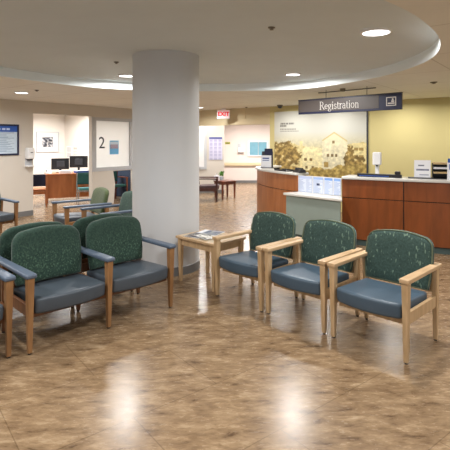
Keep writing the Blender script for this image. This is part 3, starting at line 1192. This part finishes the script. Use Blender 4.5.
def serif_text(name, s, height, x0, zb, y, m, parent):
    """hand-drawn old-style capitals and minuscules: broad-pen strokes with slab serifs"""
    X = 0.62
    def arc(cx, cz, rx, rz, a0, a1, n=10):
        return [(cx + rx * math.cos(math.radians(a0 + (a1 - a0) * i / n)), cz + rz * math.sin(math.radians(a0 + (a1 - a0) * i / n))) for i in range(n + 1)]
    G = {
        'R': (0.74, [[(0.14, 0), (0.14, 1)], [(0.14, 0.97), (0.32, 0.97)] + arc(0.32, 0.735, 0.22, 0.235, 90, -90) + [(0.14, 0.5)], [(0.34, 0.5), (0.68, 0.03)]], [(0.14, 0, 0.13), (0.14, 1, 0.10), (0.68, 0.0, 0.08)]),
        'e': (0.52, [[(0.07, 0.36), (0.44, 0.36)] + arc(0.26, 0.34, 0.19, 0.26, 10, 320, 16)], []),
        'g': (0.54, [arc(0.25, 0.40, 0.16, 0.20, 0, 360, 16), arc(0.25, -0.12, 0.20, 0.15, 0, 360, 16), [(0.16, 0.21), (0.12, 0.10), (0.30, 0.03)], [(0.36, 0.55), (0.5, 0.60)]], []),
        'i': (0.30, [[(0.15, 0), (0.15, X)], [(0.15, 0.80), (0.15, 0.90)]], [(0.15, 0, 0.11), (0.11, X, 0.07)]),
        's': (0.44, [arc(0.22, 0.46, 0.14, 0.14, 20, 230, 9) + arc(0.22, 0.17, 0.15, 0.16, 60, -160, 10)], []),
        't': (0.36, [[(0.16, 0.82), (0.16, 0.14)] + arc(0.26, 0.12, 0.10, 0.11, 180, 320, 5), [(0.04, X - 0.02), (0.32, X - 0.02)]], []),
        'r': (0.42, [[(0.13, 0), (0.13, X)], [(0.13, 0.40), (0.22, 0.56), (0.32, 0.60), (0.39, 0.55)]], [(0.13, 0, 0.11), (0.10, X, 0.07)]),
        'a': (0.50, [arc(0.22, 0.44, 0.15, 0.17, 160, 0, 8) + [(0.37, 0.08), (0.44, 0.0)], arc(0.22, 0.18, 0.16, 0.18, 60, 330, 12) + [(0.37, 0.2)]], []),
        'o': (0.56, [arc(0.27, 0.31, 0.20, 0.29, 0, 360, 18)], []),
        'n': (0.60, [[(0.13, 0), (0.13, X)], [(0.13, 0.42), (0.24, 0.58), (0.36, 0.58), (0.43, 0.46), (0.43, 0)]], [(0.13, 0, 0.10), (0.43, 0, 0.10), (0.10, X, 0.07)]),
    }
    bm = bmesh.new()
    thick, thin = 0.046, 0.02
    x = x0
    for chx in s:
        adv, strokes, serifs = G[chx]
        for st in strokes:
            for (a, b) in zip(st, st[1:]):
                d = Vector((b[0] - a[0], b[1] - a[1]))
                if d.length < 1e-6:
                    continue
                d.normalize()
                hw = thin + (thick - thin) * abs(d.y)
                nr = Vector((-d.y, d.x)) * hw
                e = d * 0.015
                q = [(a[0] - e.x + nr.x, a[1] - e.y + nr.y), (a[0] - e.x - nr.x, a[1] - e.y - nr.y), (b[0] + e.x - nr.x, b[1] + e.y - nr.y), (b[0] + e.x + nr.x, b[1] + e.y + nr.y)]
                bm.faces.new([bm.verts.new((x + px * height, y, zb + pz * height)) for px, pz in q])
        for (cx, cz, w) in serifs:
            q = [(cx - w, cz - 0.022), (cx + w, cz - 0.022), (cx + w, cz + 0.022), (cx - w, cz + 0.022)]
            bm.faces.new([bm.verts.new((x + px * height, y - 0.0002, zb + pz * height)) for px, pz in q])
        x += adv * height
    return link(name, bm, m, parent), x


_, xe = serif_text('lettering', 'Registration', 0.134, 0.455, sz0 + 0.066, -0.0262, M['letter'], rs)
# service pictogram: outlined square with a clerk behind a desk
px0, px1 = sl * 0.875, sl * 0.958
pz0, pz1 = sz0 + 0.062, sz1 - 0.05
bm = holed_wall(rect_loop(px0, px1, pz0, pz1), [rect_loop(px0 + 0.013, px1 - 0.013, pz0 + 0.013, pz1 - 0.013)], 0.003)
bmesh.ops.translate(bm, vec=(0, -0.0235, 0), verts=bm.verts)
ic = link('pictogram', bm, M['letter'], rs)
pw, ph = px1 - px0, pz1 - pz0
link('figure_head', lathe([(0.014, 0), (0.014, 0.003)], 14), M['letter'], ic)
hd = ic.children[-1]
hd.rotation_euler = (PI / 2, 0, 0); hd.location = (px0 + pw * 0.66, -0.0205, pz0 + ph * 0.73)
link('figure_body', box(px0 + pw * 0.52, px0 + pw * 0.80, -0.0235, -0.0205, pz0 + ph * 0.42, pz0 + ph * 0.60), M['letter'], ic)
link('figure_desk', box(px0 + pw * 0.16, px0 + pw * 0.84, -0.0235, -0.0205, pz0 + ph * 0.22, pz0 + ph * 0.36), M['letter'], ic)
link('hanging_bar', box(sl * 0.22, sl * 0.78, -0.008, 0.008, H - 0.045, H - 0.03), M['dgrey'], rs)
for k in (0.3, 0.7):
    link('hanger', tube([(sl * k, 0, sz1), (sl * k, 0, H)], 0.005, 8), M['dgrey'], rs)
link('ceiling_mount', lathe([(0.035, H - 0.05), (0.045, H - 0.02), (0.045, H)], 16, sl * 0.47, 0), M['brass'], rs)


# ------------------------------------------------------------------ exit sign
ex = thing('exit_sign', 'lit red EXIT sign hanging from the ceiling before the corridor', 'sign', (-0.04, 12.05, 0), math.radians(-4))
link('housing', box(-0.17, 0.17, -0.02, 0.03, 2.22, 2.455, 0.006), M['white'], ex)
link('face', box(-0.155, 0.155, -0.026, -0.019, 2.24, 2.44), M['exit_face'], ex)
text_mesh('lettering', 'EXIT', 0.15, M['red'], ex, 0, -0.028, 2.34, bold=0.006)
link('canopy', box(-0.06, 0.06, -0.02, 0.03, 2.455, H, 0.004), M['white'], ex)


# ------------------------------------------------------------------ things on the left wall
nb = thing('notice_board', 'navy framed blue and white notice on the left wall', 'notice', on_left(0, 0), AL)


def notice(u, v):
    if v > 0.78:
        if 0.08 < u < 0.92 and abs(v - 0.88) < 0.035 and math.sin(u * 95) > -0.6:
            return (190, 206, 236)
        return (40, 84, 168)
    c = (u * 3) % 1
    k = int(v * 26); f = v * 26 - k
    if 0.12 < c < 0.55 + 0.4 * ((k * 7 + int(u * 3) * 3) % 5) / 5 and 0.3 < f < 0.75 and v > 0.06:
        return (130, 152, 178)
    return (196, 212, 226)


bx0, bx1 = -1.95, -0.34
link('frame', holed_wall(rect_loop(bx0, bx1, 1.33, 1.98), [rect_loop(bx0 + 0.035, bx1 - 0.035, 1.365, 1.945)], 0.03), M['navy'], nb)
nb.children[0].location = (0, -0.03, 0)
plate('print', bx1 - bx0 - 0.07, 0.58, 130, 90, notice, nb, y=-0.012, x0=bx0 + 0.035, z0=1.365)

sd = thing('wall_dispenser', 'white hand sanitizer dispenser on the left wall by the office opening', 'dispenser', on_left(-0.115, 0), AL)
link('housing', box(-0.085, 0.085, -0.13, 0, 1.24, 1.48, 0.022, 3), M['white'], sd)
link('label_window', box(-0.02, 0.03, -0.134, -0.129, 1.37, 1.385), M['ink'], sd)
link('nozzle', box(-0.04, 0.04, -0.11, -0.02, 1.205, 1.24, 0.006), M['dgrey'], sd)
link('drip_tray', box(-0.085, 0.085, -0.14, 0, 1.07, 1.095, 0.006), M['white'], sd)
link('back_plate', box(-0.075, 0.075, -0.012, 0, 1.07, 1.45), M['alu'], sd)

po = tag(plate('poster', 0.30, 0.36, 24, 30,
               lambda u, v: (112, 184, 232) if (v < 0.42 or v > 0.93 or u < 0.06 or u > 0.94) else ((206, 224, 240) if v > 0.72 else ((150, 96, 120) if math.sin(u * 26) * math.sin(v * 34) > -0.1 else (190, 200, 220))),
               None, y=0.0), 'small blue poster stuck on the frosted window right of the 2', 'poster')
po.location = on_left(2.16, 0.044, 1.275); po.rotation_euler = (0, 0, AL)


# ------------------------------------------------------------------ office
pic = thing('framed_picture', 'framed black and white print on the office back wall', 'picture', on_left(0, 3.2), AL)


def art(u, v):
    best = None
    for (cu, cv, sd_) in ((0.36, 0.62, 1.0), (0.62, 0.64, 4.0), (0.36, 0.36, 8.0), (0.63, 0.36, 12.0)):
        if abs(u - cu) < 0.125 and abs(v - cv) < 0.125:
            n = noise.noise(Vector((u * 9 + v * 5, v * 8, sd_)))
            return ramp((44, 46, 56), (186, 186, 190), 0.35 - 1.6 * n)
    return (226, 224, 216)


link('frame', holed_wall(rect_loop(2.02, 2.78, 1.28, 1.90), [rect_loop(2.045, 2.755, 1.305, 1.875)], 0.03), M['alu'], pic)
pic.children[0].location = (0, -0.03, 0)
plate('print', 0.71, 0.57, 60, 50, art, pic, y=-0.012, x0=2.045, z0=1.305)
pn = thing('pinned_papers', 'white papers pinned on the office side wall above the screens', 'paper', on_left(3.0, 0), AL - PI / 2)
# local x here runs back towards the doorway
plate('sheet', 0.30, 0.36, 16, 20, lambda u, v: (150, 152, 160) if (v * 9) % 1 > 0.6 and 0.12 < u < 0.85 else (238, 238, 236), pn, y=-0.004, x0=-3.10, z0=1.10)
plate('sheet', 0.27, 0.32, 16, 20, lambda u, v: (168, 160, 150) if (v * 7) % 1 > 0.6 and 0.12 < u < 0.85 else (228, 226, 222), pn, y=-0.004, x0=-2.77, z0=1.12)

dz = math.atan2(0.414, 0.91)
DO = Vector((-4.65, 11.75))


def on_desk(x, y, z=0.76):
    return (DO.x + x * math.cos(dz) - y * math.sin(dz), DO.y + x * math.sin(dz) + y * math.cos(dz), z)


dk = thing('office_desk', 'wooden office desk inside the left opening', 'desk', (DO.x, DO.y, 0), dz)
link('worktop', box(-0.03, 1.46, -0.04, 0.62, 0.725, 0.76, 0.006), M['desk'], dk)
link('modesty_panel', box(0.03, 1.40, 0.0, 0.025, 0.12, 0.725), M['desk'], dk)
link('end_panel', box(0.0, 0.03, -0.02, 0.60, 0, 0.725), M['desk'], dk)
link('end_panel', box(1.40, 1.43, -0.02, 0.60, 0, 0.725), M['desk'], dk)


def monitor(label, x, y, w, h, zc, rz):
    t = thing('monitor', label, 'monitor', on_desk(x, y), dz + rz, 'computer monitors on the office desk')
    link('base', lathe([(0.11, 0), (0.11, 0.012), (0.03, 0.02)], 20), M['black'], t)
    link('stand', box(-0.03, 0.03, -0.012, 0.012, 0.012, zc), M['black'], t)
    link('shell', box(-w / 2, w / 2, -0.02, 0.022, zc - h / 2, zc + h / 2, 0.008), M['black'], t)
    link('screen', box(-w / 2 + 0.015, w / 2 - 0.015, 0.022, 0.025, zc - h / 2 + 0.015, zc + h / 2 - 0.015), M['ink'], t)
    link('rear_cover', box(-w * 0.22, w * 0.22, -0.045, -0.02, zc - h * 0.25, zc + h * 0.25, 0.01), M['dgrey'], t)


monitor('black monitor on the office desk, below the framed print', 0.36, 0.42, 0.46, 0.30, 0.24, 0.12)
monitor('black monitor on the office desk, beside the doorway edge', 0.84, 0.40, 0.48, 0.32, 0.29, -0.1)
for i, (x, y, w, d, z, m, lab) in enumerate((
        (0.46, 0.12, 0.30, 0.20, 0.07, 'paper', 'stack of white papers in front of the left monitor'),
        (0.88, 0.10, 0.36, 0.22, 0.06, 'blue', 'blue ring binder lying in front of the right monitor'))):
    t = thing('paper_stack' if i == 0 else 'ring_binder', lab, 'papers' if i == 0 else 'binder', on_desk(x, y), dz + 0.2 * i)
    link('sheets' if i == 0 else 'covers', box(-w / 2, w / 2, -d / 2, d / 2, 0, z, 0.003), M[m], t)
    link('top_sheet' if i == 0 else 'page_block', box(-w * 0.45, w * 0.47, -d * 0.46, d * 0.45, z, z + 0.006), M['white'], t)
t = thing('desk_phone', 'grey telephone at the left end of the office desk', 'telephone', on_desk(0.06, 0.3), dz)
link('base', taper((0, 0, 0), (0.08, 0.09), (0, 0.02, 0.07), (0.07, 0.05), 0.006), M['alu'], t)
link('handset', box(-0.075, -0.035, -0.09, 0.09, 0.07, 0.1, 0.008), M['alu'], t)
t = thing('file_holder', 'tan upright file holder behind the right monitor', 'file', on_desk(1.16, 0.48), dz)
link('case', box(-0.03, 0.05, -0.1, 0.1, 0, 0.44, 0.004), M['tan'], t)
link('files', box(-0.02, 0.04, -0.09, 0.09, 0.42, 0.48), M['paper'], t)


def office_chair(name, label, loc, rz, frame, back_m, seat_m, arms):
    t = thing(name, label, 'chair', loc, rz, None)
    w = 0.23
    for s in (-1, 1):
        link('leg', taper((s * w, 0.03, 0), (0.014, 0.014), (s * w, 0.03, 0.62 if arms else 0.42), (0.018, 0.018)), frame, t)
        link('leg', taper((s * w, 0.50, 0), (0.014, 0.014), (s * w, 0.44, 0.80), (0.018, 0.018)), frame, t)
        if arms:
            link('arm', box(s * w - 0.025, s * w + 0.025, 0.0, 0.46, 0.61, 0.64, 0.008), frame if not arms == 2 else seat_m, t)
    autosmooth(link('seat', cushion(0.44, 0.42, 0.38, 0.46, 0.02, 0.02), seat_m, t), 50)
    link('seat_rail', box(-w, w, 0.42, 0.45, 0.30, 0.38), frame, t)
    bm, wl = backrest(0.44, 0.50, 0.80, 0.42, thick=0.05, tilt=0.12, rad=0.04, crown=0.0, narrow=0.0)
    link('backrest', bm, back_m, t, smooth=True)
    return t


office_chair('guest_chair', 'wooden chair with navy back just inside the office opening', (-4.84, 11.52, 0), math.radians(180 + 24), M['desk'], M['navy_fab'], M['desk'], 0)
office_chair('visitor_chair', 'teal chair with chrome legs in front of the office desk', (-3.44, 11.33, 0), math.radians(24), M['chrome'], M['teal_fab'], M['teal_lt'], 0)
q = on_left(2.64, 0.15)
office_chair('interview_chair', 'teal chair with wooden arms seen below the frosted window', (q[0], q[1], 0), AL, M['redwood'], M['teal_fab'], M['teal_fab'], 1)


ps = thing('darkening_panel', 'dark blue panel added to darken the gap below the frosted window', 'screen', on_left(0, 0), AL)  # added panel, darkens the white side wall seen through the gap
link('panel', box(2.96, 2.985, 0.14, 0.84, 0.06, 0.86, 0.006), M['slate'], ps)
for y in (0.2, 0.78):
    link('foot', box(2.94, 2.99, y - 0.02, y + 0.02, 0, 0.06, 0.004), M['dgrey'], ps)


# ------------------------------------------------------------------ corridor wall things
cb = thing('corridor_notice', 'tall lilac printed chart on the corridor wall near the column', 'notice', (-0.50, 14.0, 1.03))


def chart(u, v):
    if v > 0.9:
        return (86, 92, 150)
    c = (u * 3) % 1
    k = int(v * 22); f = v * 22 - k
    if 0.12 < c < 0.8 and 0.3 < f < 0.8:
        return (150, 150, 190)
    return (204, 202, 222)


link('backing', box(0, 0.42, -0.012, 0, 0, 0.72), M['alu'], cb)
plate('print', 0.40, 0.70, 40, 60, chart, cb, y=-0.014, x0=0.01, z0=0.01)
t = thing('corridor_dispenser', 'pale blue and white dispenser on the far corridor wall', 'dispenser', (0.60, 17.3, 0))
link('back_plate', box(-0.11, 0.0, -0.02, 0, 1.12, 1.50), M['alu'], t)
link('housing', box(-0.10, 0.13, -0.12, 0, 1.17, 1.36, 0.02, 3), M['white'], t)
t = thing('wall_label', 'tiny lime sign on the far corridor wall', 'sign', (0.10, 17.3, 1.53))
link('plate', box(-0.1, 0.1, -0.01, 0, -0.045, 0.045), M['yellow_tag'], t)
link('stripe', box(-0.07, 0.07, -0.013, -0.01, -0.012, 0.012), M['ink'], t)


# ------------------------------------------------------------------ ceiling fixtures and lamps
def downlight(label, x, y, z, power, r=0.105, color=(1.0, 0.985, 0.97)):
    t = thing('ceiling_downlight', label, 'light', (x, y, z), 0, 'round recessed ceiling lights')
    bm = lathe([(r + 0.022, 0.04), (r + 0.022, -0.012), (r + 0.016, -0.02), (r, -0.02), (r - 0.002, -0.012)], 36, caps=False)
    link('trim_ring', bm, M['white'], t, smooth=True)
    link('lens', lathe([(r, -0.017), (r, -0.012)], 36), M['lens'], t)
    lamp(x, y, z - 0.03, power, r, color)


def lamp(x, y, z, power, r=0.1, color=(1.0, 0.985, 0.97), spread=170):
    ld_ = bpy.data.lights.new('downlight_and_fill_lamp', 'AREA')
    ld_.shape = 'DISK'; ld_.size = 2 * r
    ld_.energy = power; ld_.color = color
    ld_.spread = math.radians(spread)
    o = bpy.data.objects.new('downlight_and_fill_lamp', ld_)
    C.objects.link(o)
    o.location = (x, y, z)
    return o


P1 = 52
downlight('bright ceiling light nearest the right edge of the raised ceiling', 1.43, 4.26, tray_height(1.43, 4.26), P1, 0.125)
downlight('ceiling light above the left end of the Registration sign', 1.05, 6.95, tray_height(1.05, 6.95), P1)
downlight('ceiling light just left of the top of the column', -1.56, 7.10, tray_height(-1.56, 7.10), P1)
downlight('ceiling light in the lower ceiling above the left wall notice', -3.6, 7.97, H, P1)
downlight('small ceiling light right of the column near the EXIT sign', -0.66, 11.6, H, P1)
# the room goes on behind and beside the viewer with the same fittings
for (x, y) in ((-2.6, 3.9), (-2.4, 2.2), (0.0, 2.3), (3.3, 2.2), (3.2, -1.2), (0.2, -1.4), (-3.0, -1.4), (-5.6, 4.6), (-6.0, 1.0), (4.6, 4.4), (-5.4, 6.6)):
    lamp(x, y, (tray_height(x, y) if (x + 0.7) ** 2 + (y - 4.9) ** 2 < 8 else H) - 0.03, P1 * 0.8)
# wall washers over the registration wall, office and corridor lamps with added fill
for s in (0.9, 2.0, 3.5, 5.0, 6.5):
    q = on_right(s, -0.75)
    lamp(q[0], q[1], H - 0.02, 21, 0.09, (1.0, 0.97, 0.92))
for tt, d in ((0.6, 1.7), (2.1, 1.7)):
    q = on_left(tt, d)
    lamp(q[0], q[1], H - 0.02, 76, 0.3, (1.0, 0.98, 0.97))
for (x, y, pw_) in ((0.9, 15.6, 84), (3.0, 15.6, 84), (-0.75, 13.45, 22), (0.7, 13.3, 45)):  # last pair: unseen fill added to brighten the corridor's left wall and floor
    lamp(x, y, H - 0.02, pw_, 0.25, (1.0, 0.97, 0.96))


def sprinkler(label, x, y, z, r=0.035):
    t = thing('sprinkler_head', label, 'sprinkler', (x, y, z), 0, 'small ceiling sprinkler heads')
    link('escutcheon', lathe([(r, 0), (r, -0.008), (r * 0.5, -0.016)], 16), M['brass'], t)
    link('deflector', lathe([(r * 0.2, -0.016), (r * 0.2, -0.022), (r * 0.6, -0.023), (r * 0.6, -0.026)], 12), M['brass'], t)


sprinkler('sprinkler head in the raised ceiling left of the column', -1.49, 6.17, tray_height(-1.49, 6.17))
sprinkler('sprinkler head in the middle of the raised ceiling', 0.445, 4.30, tray_height(0.445, 4.30))
sprinkler('sprinkler head in the lower ceiling next to the left ceiling light', -3.2, 7.65, H)
sprinkler('sprinkler head in the ceiling right of the EXIT sign', 0.55, 11.6, H)
sprinkler('sprinkler head near the ceiling right edge beyond the sign', 3.06, 6.6, H, 0.05)
t = thing('dome_camera', 'small dark dome camera on the ceiling before the mural', 'camera', (1.33, 10.9, H))
link('mount', lathe([(0.07, 0), (0.07, -0.03), (0.06, -0.035)], 20), M['brass'], t)
link('dome', lathe([(0.055, -0.035), (0.05, -0.06), (0.032, -0.08), (0.01, -0.088)], 20), M['dgrey'], t, smooth=True)

# ------------------------------------------------------------------ world, camera, view
wd = bpy.data.worlds.new('world')
sc.world = wd
wd.use_nodes = True
bg = wd.node_tree.nodes['Background']
bg.inputs['Color'].default_value = (0.93, 0.96, 1.0, 1)
bg.inputs['Strength'].default_value = 0.75

cam = bpy.data.cameras.new('camera')
cam.sensor_width = 36
cam.lens = 36
cam.shift_y = -(225 - 140) / 450
cam.clip_start = 0.05
co = bpy.data.objects.new('camera', cam)
C.objects.link(co)
co.location = (0, 0, 1.65)
co.rotation_euler = (PI / 2, 0, 0)
sc.camera = co
sc.view_settings.view_transform = 'Standard'
sc.view_settings.look = 'None'
sc.view_settings.exposure = -0.05
